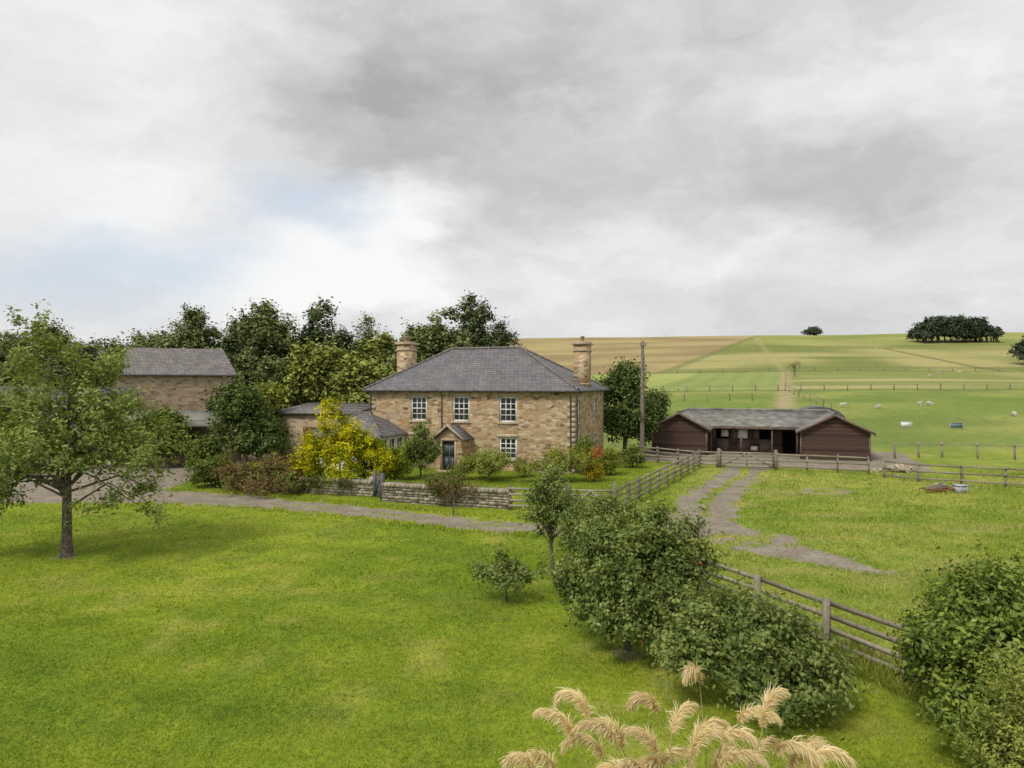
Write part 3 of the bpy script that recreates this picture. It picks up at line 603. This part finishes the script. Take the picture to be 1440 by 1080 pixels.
# ---------------- stables
T=empty('timber_stable_block',(27,51.5,0),rad(-21)); SL_=16.3
def gable_wing(x0,x1,y0,y1,nm,ze=2.2,zr=3.42):
    xm=(x0+x1)/2; g=Geo()
    g.poly([(x0,y0,-.1),(x1,y0,-.1),(x1,y0,ze),(xm,y0,zr),(x0,y0,ze)]); g.poly([(x1,y1,-.1),(x0,y1,-.1),(x0,y1,ze),(xm,y1,zr),(x1,y1,ze)])
    g.poly([(x1,y0,-.1),(x1,y1,-.1),(x1,y1,ze),(x1,y0,ze)]); g.poly([(x0,y1,-.1),(x0,y0,-.1),(x0,y0,ze),(x0,y1,ze)])
    g.build(nm+'_walls',m_stab,parent=T)
    g=Geo(); sl=(zr-ze)/((x1-x0)/2)
    for s_ in(-1,1):
        xe=xm+s_*((x1-x0)/2+.35); g.hexa([(xx,yy,z_+dz) for xx,z_ in((xe,ze-.35*sl),(xm,zr)) for yy in(y0-.35,y1+.2) for dz in(.01,.09)])
    g.build(nm+'_roof',m_felt,parent=T)
    g=Geo()
    for s_ in(-1,1):
        xe=xm+s_*((x1-x0)/2+.37); g.hexa([(xx,yy,z_+dz) for xx,z_ in((xe,ze-.37*sl),(xm,zr)) for yy in(y0-.40,y0-.355) for dz in(-.10,.10)])
    for xx in(x0,x1): g.box((xx,y0-.03,1.05),(.12,.05,2.2))
    g.build(nm+'_bargeboards',m_stabtrim,parent=T)
gable_wing(-4.8,0,0,8,'right_wing'); gable_wing(-SL_,-11.9,0,8,'left_wing',2.2,3.4)
g=Geo(); RF=Fr((-11.9,3.4,0),(1,0,0),(0,-1,0))
ro=[(.5,1.6,1.15,2.05),(2.2,3.1,1.15,2.05),(4.0,5.1,1.15,2.05),(5.8,6.8,0,2.05)]
RF.wall(g,7.1,2.35,ro,depth=.1); Fr((-4.8,8,0),(-1,0,0),(0,1,0)).wall(g,7.1,2.3,[]); g.build('back_range_walls',m_stab,parent=T)
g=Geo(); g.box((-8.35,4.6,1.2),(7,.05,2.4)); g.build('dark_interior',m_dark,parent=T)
g=Geo(); g.hexa([(xx,yy,z_+dz) for xx in(-14,-2.5) for yy,z_ in((1.7,2.22),(5.8,3.42)) for dz in(.03,.11)]); g.hexa([(xx,yy,z_+dz) for xx in(-14,-2.5) for yy,z_ in((8.3,2.2),(5.8,3.42)) for dz in(.03,.11)]); g.build('back_range_roof',m_felt,parent=T)
g=Geo()
for yy,zr_ in((5.8,3.50),): g.tube([(-14.1,yy,zr_+.05),(-2.4,yy,zr_+.05)],[.1,.1],6)
for xx in(-14.1,-2.4): g.tube([(xx,-.36,3.5),(xx,8.1,3.5)],[.09,.09],6)
g.build('ridge_caps',m_felt,parent=T)
g=Geo()
for a0 in(.5,2.2,4.0): RF.box(g,a0,a0+1.0,.08,1.12,.01,.05); RF.box(g,a0-.45,a0-.03,1.15,2.05,.03,.07)
for xx in(-11.7,-9.3,-6.9,-5.0): g.box((xx,1.85,1.1),(.11,.11,2.3))
g.box((-8.35,1.72,2.16),(7.0,.04,.16)); g.build('doors_and_posts',m_stabtrim,parent=T)
g=Geo(); RF.box(g,2.25,3.05,1.2,2.0,.012,.03); RF.box(g,.9,1.5,1.3,1.9,-.05,-.03); RF.box(g,3.3,3.85,.2,.55,.06,.09); g.build('white_panels',m_white,parent=T)

# ---------------- walls & fences
def drystone(name,p0,p1,h,th=.42,seed=1,cope=True):
    r=R(seed); p0=np.array([*p0,0.]);p1=np.array([*p1,0.]); L=np.linalg.norm(p1-p0); ang=math.atan2(p1[1]-p0[1],p1[0]-p0[0]); ca,sa=math.cos(ang),math.sin(ang)
    Rm=np.array([[ca,-sa,0],[sa,ca,0],[0,0,1]]); g=Geo(); z=-.1
    g.box(p0+(p1-p0)/2+[0,0,h/2-.1],(L,th*.7,h),Rm,0,.0)
    while z<h-.12:
        hh=r.uniform(.09,.17); x=0
        while x<L:
            w=r.uniform(.16,.5)
            g.box(p0+Rm@np.array([x+w/2,r.uniform(-.02,.02),0])+[0,0,z+hh/2],(w-.02,th+r.uniform(-.05,.03),hh-.015),Rm,0,r.uniform(.1,1)); x+=w
        z+=hh
    x=0
    while cope and x<L:
        w=r.uniform(.12,.3); g.box(p0+Rm@np.array([x+w/2,0,0])+[0,0,z+.09+r.uniform(-.02,.02)],(w-.02,th+.08,.2),Rm,0,r.uniform(.3,1)); x+=w
    g.build(name,m_wallst)
drystone('garden_stone_wall',(-6.35,33.9),(-.15,31.7),.80,seed=1)
drystone('garden_stone_wall',(-16.0,38.3),(-7.2,35.3),.70,seed=2)
drystone('garden_stone_wall',(-7.15,35.3),(-7.15,37.2),.9,seed=3)
def fence(name,pts,h=1.15,rails=4,sp=1.8,mat=m_fence,seed=1,pw=.12,rh=.10):
    r=R(seed); g=Geo()
    for (ax,ay),(bx,by) in zip(pts[:-1],pts[1:]):
        L=math.hypot(bx-ax,by-ay); n=max(1,round(L/sp)); ang=math.atan2(by-ay,bx-ax); ca,sa=math.cos(ang),math.sin(ang)
        prev=None
        for k in range(n+1):
            x=ax+(bx-ax)*k/n; y=ay+(by-ay)*k/n; z=float(zt(x,y)); tl=r.normal(size=2)*.02
            Rz=np.array([[ca,-sa,0],[sa,ca,0],[0,0,1]])
            hh=h+.06+r.uniform(-.04,.05); P=[]
            for i1 in(-1,1):
                for j1 in(-1,1):
                    for k1 in(0,1):
                        v=Rz@np.array([i1*pw/2,j1*pw/2,0]); P.append((x+v[0]+tl[0]*k1,y+v[1]+tl[1]*k1,z-.3+k1*(hh+.3)))
            g.hexa(P,0,r.uniform(0,.8))
            if prev:
                for q in range(rails):
                    zq=h*(.22+.74*q/(rails-1)) if rails>1 else h*.9
                    off=Rz@np.array([0,-pw/2-.02,0]); j=r.uniform(-.018,.018,2)
                    A=np.array([prev[0]+off[0],prev[1]+off[1],prev[2]+zq+j[0]]); B_=np.array([x+off[0],y+off[1],z+zq+j[1]])
                    t=(B_-A)/np.linalg.norm(B_-A); A=A-t*.03;B_=B_+t*.03; sd=np.array([-sa,ca,0])*.019; uu=np.array([0,0,rh/2])
                    g.hexa([p+s1*sd+s2*uu for p in(A,B_) for s1 in(-1,1) for s2 in(-1,1)],0,r.uniform(.3,1))
            prev=(x,y,z)
    return g.build(name,mat)
fence('paddock_fence',[(8.3,11.2),(7.6,12.9),(5.1,18.2),(3.4,23.2),(2.9,25.0)],1.12,4,1.75,seed=3)
fence('garden_fence',[(-.1,31.3),(2.4,30.9)],1.05,4,1.5,seed=4)
fence('garden_fence',[(4.65,30.6),(8.9,39.4),(13.1,47.8)],1.1,4,1.8,seed=5)
fence('stable_fence',[(9.6,51.6),(13.1,47.8),(14.2,47.3)],1.1,4,1.8,seed=6)
fence('stable_fence',[(17.9,46.0),(22.9,43.8)],1.1,3,1.8,seed=7)
fence('paddock_fence',[(22.9,42.0),(24.0,40.3),(29.5,37.2),(40,32)],1.1,3,1.9,seed=8)
fence('paddock_fence',[(30,53.5),(34,54),(52,47)],1.15,1,2.4,seed=9,rh=.05)
fence('field_fence',[(20,129),(55,130),(100,131),(190,133)],1.1,1,4.5,seed=10,pw=.14,rh=.04)
fence('field_fence',[(16,106),(38,108)],1.1,1,4.0,seed=11,pw=.13,rh=.04)
fence('field_fence',[(50,207),(120,208),(220,209)],1.2,1,7.0,seed=12,pw=.16,rh=.04)
fence('field_fence',[(43,92),(52,130),(83,207)],1.1,1,5.0,seed=13,pw=.13,rh=.04)
def gate(name,p0,p1,h=1.15,bars=5,mat=m_fence):
    g=Geo(); p0=np.array([*p0,0.]);p1=np.array([*p1,0.]); t=(p1-p0); L=np.linalg.norm(t); t/=L; n=np.array([-t[1],t[0],0])
    def bar(a,b,w=.09,d=.035,av=.6):
        ax=(b-a)/np.linalg.norm(b-a); up=np.cross(n,ax)
        g.hexa([p+s1*n*d/2+s2*up*w/2 for p in(a,b) for s1 in(-1,1) for s2 in(-1,1)],0,av)
    Z=lambda z:np.array([0,0,z])
    for k in range(bars): z=.15+(h-.2)*k/(bars-1); bar(p0+t*.12+Z(z),p1-t*.12+Z(z),av=.5+.1*k)
    bar(p0+t*.16+n*.04+Z(.08),p0+t*.16+n*.04+Z(h+.1)); bar(p1-t*.16+n*.04+Z(.08),p1-t*.16+n*.04+Z(h))
    m_=p0+t*L/2; bar(m_+n*.04+Z(.1),m_+n*.04+Z(h)); bar(p0+t*.16-n*.04+Z(.15),m_-n*.04+Z(h-.05)); bar(p1-t*.16-n*.04+Z(.15),m_-n*.04+Z(h-.05))
    for p in(p0,p1): g.box(p+Z(.6),(.18,.18,1.5),None,0,.3)
    g.build(name,mat)
gate('field_gate',(14.3,47.2),(17.8,46.1)); gate('garden_gate',(2.5,30.9),(4.6,30.6),1.05)
gate('iron_gate',(-7.05,35.1),(-6.45,34.0),1.0,4,m_lead)
g=Geo(); g.tube([(0,0,-.5),(0,0,4),(.05,0,9.1)],[.16,.14,.11],10); g.box((.05,-.12,8.75),(.5,.09,.09))
for xx in(-.15,.25): g.tube([(xx,-.12,8.8),(xx,-.12,8.97)],[.05,.03],6)
g.tube([(.17,0,.2),(.17,0,8)],[.03,.03],6); g.build('telegraph_pole',m_pole,loc=(10.0,52.5,0))

# ---------------- small paddock things
def jump(x,y,mt,rz):
    e=empty('horse_jump',(x,y,float(zt(x,y))),rz); g=Geo(); g.box((0,0,.42),(1.25,.05,.55)); g.box((0,-.03,.68),(1.3,.03,.06)); g.build('panel',mt,parent=e)
    g=Geo()
    for s_ in(-1,1): g.box((s_*.66,0,.38),(.06,.06,.76)); g.box((s_*.66,0,.04),(.06,.5,.06))
    g.build('stands',m_metal,parent=e)
jump(44.5,77,m_white,.1); jump(49.5,76,m_blue,-.05)
r=R(40); g=Geo()
for k in range(120):
    rr=abs(r.normal())*.55; an=r.uniform(0,6.28); s_=r.uniform(.1,.3)
    q=Matrix.Rotation(r.uniform(0,3),3,Vector(r.normal(size=3)).normalized())
    g.box((math.cos(an)*rr*1.3,math.sin(an)*rr*.8,max(.05,.55-rr*.45)*r.uniform(.4,1)),(s_,s_*.7,s_*.6),np.array(q),0,r.uniform(0,1))
g.build('rubble_pile',m_sand,loc=(25.6,45.2,0))
e=empty('harrow_frame',(22.9,36.6,0),.3); g=Geo()
for yy in(-.4,0,.4): g.tube([(-.9,yy,.2),(.9,yy,.2)],[.03,.03],6)
for xx in(-.9,-.3,.3,.9):
    g.tube([(xx,-.4,.2),(xx,.4,.2)],[.025,.025],6)
    for yy in(-.4,0,.4): g.tube([(xx,yy,.2),(xx,yy,.0)],[.02,.01],5)
g.tube([(.9,0,.2),(1.5,.0,.3)],[.03,.03],6); g.build('frame',m_rust,parent=e)
g=Geo()
for k in range(4): g.box((-.4+.1*k,.1*k-.2,.26+.045*k),(1.5,.12,.04),np.array(Matrix.Rotation(.1*k,3,'Z')),0,.5)
g.build('planks',m_fence,parent=e)
def crate(x,y,mt,w,d,h,rz):
    g=Geo(); g.box((0,0,h/2),(w,d,h)); 
    for s_ in(-1,1): g.box((s_*w*.35,0,h/2),(.08,d+.06,h+.05))
    g.box((0,0,h+.03),(w+.08,d+.08,.05)); g.build('feed_bin',mt,loc=(x,y,0),rotz=rz)
crate(23.9,36.4,m_metal,.6,.45,.38,.2); crate(23.5,37.5,m_white,.4,.3,.26,.6)
g=Geo(); pts=[]
for k in range(9): a_=math.pi*k/8; pts.append((math.cos(a_)*2.6,1.9*math.sin(a_)**.8+.0))
for (xa,za),(xb,zb) in zip(pts[:-1],pts[1:]): g.poly([(xa,0,za+.4),(xb,0,zb+.4),(xb,4,zb+.4),(xa,4,za+.4)])
g.poly([(p[0],0,p[1]+.4) for p in pts]+[(-2.6,0,-.5),(2.6,0,-.5)])
g.build('hay_stack_tarpaulin',m_lead,loc=(32.0,71,float(zt(32,71))+.7),rotz=-.3)

# ---------------- sheep
def sheep_mesh(graze):
    me=bpy.data.meshes.new('sheep'); v=[];e=[];rd=[]
    def a(p,r_,par=None):
        v.append(p); rd.append(r_)
        if par is not None: e.append((par,len(v)-1))
        return len(v)-1
    hip=a((-.42,0,.66),.24); mid=a((0,0,.64),.29,hip); sh=a((.38,0,.68),.24,mid)
    nk=a((.58,0,.62 if graze else .86),.13,sh); hd=a((.74,0,.30 if graze else 1.0),.10,nk); a((.86,0,.12 if graze else .92),.055,hd)
    a((-.62,0,.55),.05,hip)
    for s_ in(-1,1):
        k1=a((-.46,s_*.14,.42),.09,hip); k2=a((-.54,s_*.14,.24),.045,k1); a((-.48,s_*.14,.0),.035,k2)
        k1=a((.38,s_*.13,.42),.075,sh); k2=a((.39,s_*.13,.22),.04,k1); a((.38,s_*.13,.0),.033,k2)
        a((.66,s_*.14,.36 if graze else 1.02),.03,hd)
    me.from_pydata(v,e,[]); ob=bpy.data.objects.new('tmp',me); sc.collection.objects.link(ob)
    ob.modifiers.new('s','SKIN')
    for i_,r_ in enumerate(rd): me.skin_vertices[0].data[i_].radius=(r_,r_)
    me.skin_vertices[0].data[1].use_root=True
    ob.modifiers.new('ss','SUBSURF').levels=1
    dg=bpy.context.evaluated_depsgraph_get(); m2=bpy.data.meshes.new_from_object(ob.evaluated_get(dg)); bpy.data.objects.remove(ob)
    m2.materials.clear(); m2.materials.append(m_wool); return m2
SM=[sheep_mesh(True),sheep_mesh(False)]
r=R(50)
for k,(x,y) in enumerate([(58.5,98),(60.2,98.5),(51,95),(47,97),(64,87),(48,134),(110,180),(122,195),(131,200),(150,240),(160,300)]):
    o=bpy.data.objects.new('sheep',SM[k%3==0]); sc.collection.objects.link(o); o.scale=(.72,.72,.72); o.location=(x,y,float(zt(x,y))-.02); o.rotation_euler[2]=r.uniform(0,6.28)

# ---------------- plume grass (foreground)
r=R(60); g=Geo(); base=np.array([1.75,6.7,0])
heads=[(.64,2.88),(1.0,2.48),(1.3,2.90),(1.56,2.72),(1.86,2.98),(2.37,2.84),(2.1,2.55),(.14,2.30),(2.57,2.45),(2.98,2.22),(.54,2.40),(1.5,2.32),(1.15,2.25),(1.9,2.3),(2.3,2.28),(.9,2.65),(1.75,2.5),(2.75,2.25),(1.3,2.5),(2.35,2.58),(.35,2.15),(2.1,2.15),(1.6,2.1),(2.6,2.1),(.85,2.2),(3.2,2.05),(1.0,2.3),(2.0,2.42),(2.85,2.35),(1.4,2.2)]
for (hx,hz) in heads:
    hy=6.5+r.uniform(-.35,.45); hd=np.array([hx,hy,hz+.04]); b0=base+np.array([r.uniform(-.25,.25),r.uniform(-.25,.25),0])
    side=np.sign(hx-1.45+r.uniform(-.45,.45)); side=1. if side==0 else side
    dirh=nrm(np.array([side*1.0,r.uniform(-1.1,.7),0]))
    low=hd-np.array([0,0,.28])-dirh*.08
    P=[b0*(1-t)+low*t+np.array([0,0,.12*math.sin(math.pi*t)])-dirh*.12*math.sin(math.pi*t) for t in np.linspace(0,1,8)]
    Lp=r.uniform(.42,.66); th0=rad(r.uniform(76,90)); arc=[low]; m_=16; droop=rad(r.uniform(105,170)); pw_=r.uniform(1.2,2.1)
    for q in range(m_):
        an=th0-droop*((q+1)/m_)**pw_; arc.append(arc[-1]+(dirh*math.cos(an)+np.array([0,0,math.sin(an)]))*Lp/m_)
    path=P+arc[1:]; g.tube(path,list(np.linspace(.007,.002,len(path))),5,1,.6,cap=False)
    A=np.array(arc); n=1400; t=(.06+.94*r.random(n))*m_; i0=np.minimum(t.astype(int),m_-1); f=(t-i0)[:,None]; Q=A[i0]*(1-f)+A[i0+1]*f
    tan=nrm(A[i0+1]-A[i0]); dn=np.array([0,0,-1.0]); u=t/m_
    prof=(np.sin(np.clip(u,0,1)*math.pi*.93+.12))[:,None]
    fl=r.uniform(.04,.125,n)[:,None]*(.35+.75*prof)*(.8+.4*np.sin(u*40+r.uniform(0,6))[:,None]**2)
    dv=nrm(tan*1.0+dn*.42+r.normal(size=(n,3))*.26); M1=Q+dv*fl*.6; dv2=nrm(dv+dn*.6); E=M1+dv2*fl*.6
    wd=nrm(np.cross(dv,r.normal(size=(n,3))))*.0029
    V=np.stack([Q-wd*.6,Q+wd*.6,M1+wd*1.5,M1-wd*1.5],1); V2=np.stack([M1-wd*1.5,M1+wd*1.5,E+wd*.5,E-wd*.5],1)
    lvv=np.repeat(np.clip(.15+.35*r.random()+.5*r.random(n),0,1),4)
    g.add(V.reshape(-1,3),np.arange(n*4).reshape(-1,4),0,lvv); g.add(V2.reshape(-1,3),np.arange(n*4).reshape(-1,4),0,lvv)
for k in range(420):
    an=r.uniform(0,6.28); q=r.uniform(.2,1.25); hh=r.uniform(1.2,2.1); b0=base+np.array([math.cos(an),math.sin(an),0])*.2
    d_=np.array([math.cos(an),math.sin(an),0]); w=nrm(np.cross(d_,[0,0,1]))*.008
    pts=[b0+d_*q*t**1.6+np.array([0,0,hh*(t*1.35-.45*t**3.2)]) for t in np.linspace(0,1,7)]
    V=[]
    for i_,p in enumerate(pts): s_=1-i_/6.5; V+= [p-w*s_,p+w*s_]
    F_=[[2*i_,2*i_+1,2*i_+3,2*i_+2] for i_ in range(6)]; g.add(V,F_,2,r.random())
m_pl=leafmat('plume_fibre',(.56,.45,.25),(.88,.79,.57),.35,0,1.0); m_stem=leafmat('plume_stem',(.30,.27,.10),(.48,.42,.20),.1,0,1)
g.build('plume_grass',[m_pl,m_stem,L_conf])

# ------------------------------------------------------------------ world
Wd=bpy.data.worlds.new('World'); sc.world=Wd; Wd.use_nodes=True; nt=Wd.node_tree; nt.nodes.clear()
el,az=rad(50),rad(222)
sky=N(nt,'ShaderNodeTexSky',sky_type='NISHITA',sun_disc=False,sun_elevation=el,sun_rotation=az)
d=coords(nt,'Generated'); s=N(nt,'ShaderNodeSeparateXYZ',{0:d}).outputs
sv=N(nt,'ShaderNodeCombineXYZ',{0:s[0],1:s[1],2:M(nt,'MULTIPLY',s[2],2.1)}).outputs[0]
wob=N(nt,'ShaderNodeTexNoise',{'Vector':sv,'Scale':3.2,'Detail':7.0,'Roughness':.6}).outputs[1]
wv=N(nt,'ShaderNodeVectorMath',{0:wob,1:(.5,.5,.5)},operation='SUBTRACT').outputs[0]
wv=N(nt,'ShaderNodeVectorMath',{0:wv,'Scale':.5},operation='SCALE').outputs[0]
pv=N(nt,'ShaderNodeVectorMath',{0:sv,1:wv},operation='ADD').outputs[0]
def blob(dx,dy,dz,r_,soft=1.0):
    q=N(nt,'ShaderNodeVectorMath',{0:pv,1:(dx,dy,dz*2.1)},operation='DISTANCE').outputs['Value']
    return N(nt,'ShaderNodeMapRange',{0:q,1:r_,2:r_*(1-soft),3:0.0,4:1.0},interpolation_type='SMOOTHSTEP').outputs[0]
D_=None
def acc(v,w_):
    global D_
    t_=M(nt,'MULTIPLY',v,w_); D_=t_ if D_ is None else M(nt,'ADD',D_,t_)
for p in ((-.202,.883,.423,.40,.28),(-.02,.939,.355,.34,.30),(.165,.882,.441,.38,.24),(.467,.846,.27,.26,.20),(.25,.93,.27,.28,.18)):
    acc(blob(*p[:4]),p[4])
for p in ((-.12,.961,.235,.16,-.36),(-.356,.923,.125,.22,-.30),(-.22,.95,.17,.2,-.28),(.10,.973,.185,.20,-.25),(.5,.77,.40,.3,-.22),(-.6,.75,.35,.5,-.2),(.3,.93,.2,.12,-.2)):
    acc(blob(*p[:4],.8),p[4])
nv=N(nt,'ShaderNodeTexNoise',{'Vector':pv,'Scale':3.4,'Detail':6.0,'Roughness':.55,'Distortion':.2}).outputs[0]
acc(M(nt,'SUBTRACT',nv,.5),1.1)
nv2=N(nt,'ShaderNodeTexNoise',{'Vector':sv,'Scale':1.6,'Detail':2.0}).outputs[0]
acc(M(nt,'SUBTRACT',nv2,.5),.5)
cl=ramp(nt,M(nt,'ADD',D_,.34,clamp=True),[(0,(.95,.95,.945)),(.18,(.86,.862,.865)),(.38,(.745,.748,.755)),(.7,(.56,.563,.57)),(1,(.42,.424,.432))])
bl=M(nt,'ADD',blob(-.281,.929,.235,.17,.8),blob(-.491,.858,.150,.22,.8),clamp=True)
bl=M(nt,'MULTIPLY',bl,.7)
pale=mixc(nt,.75,sky.outputs[0],(6.4,7.2,8.2))
b1=N(nt,'ShaderNodeBackground',{'Color':pale,'Strength':.11}); b2=N(nt,'ShaderNodeBackground',{'Color':cl,'Strength':1.0})
mx=N(nt,'ShaderNodeMixShader',{0:bl,1:b2.outputs[0],2:b1.outputs[0]}); out=N(nt,'ShaderNodeOutputWorld',{0:mx.outputs[0]})
Wd.cycles.sampling_method='MANUAL'; Wd.cycles.sample_map_resolution=256
sl=bpy.data.lights.new('sun','SUN'); sl.energy=2.6; sl.angle=rad(14); sl.color=(1,.94,.85)
so_=bpy.data.objects.new('sun',sl); sc.collection.objects.link(so_)
sd=Vector((math.sin(az)*math.cos(el),math.cos(az)*math.cos(el),math.sin(el))); so_.rotation_euler=sd.to_track_quat('Z','Y').to_euler()
# ------------------------------------------------------------------ camera
cam=bpy.data.cameras.new('camera'); cam.lens=24; cam.sensor_width=36; cam.clip_end=6000; cam.clip_start=.1
co_=bpy.data.objects.new('camera',cam); sc.collection.objects.link(co_); co_.location=(0,0,5.8); co_.rotation_euler=(rad(90),0,0); sc.camera=co_
sc.view_settings.view_transform='Standard'; sc.view_settings.look='None'; sc.view_settings.exposure=0
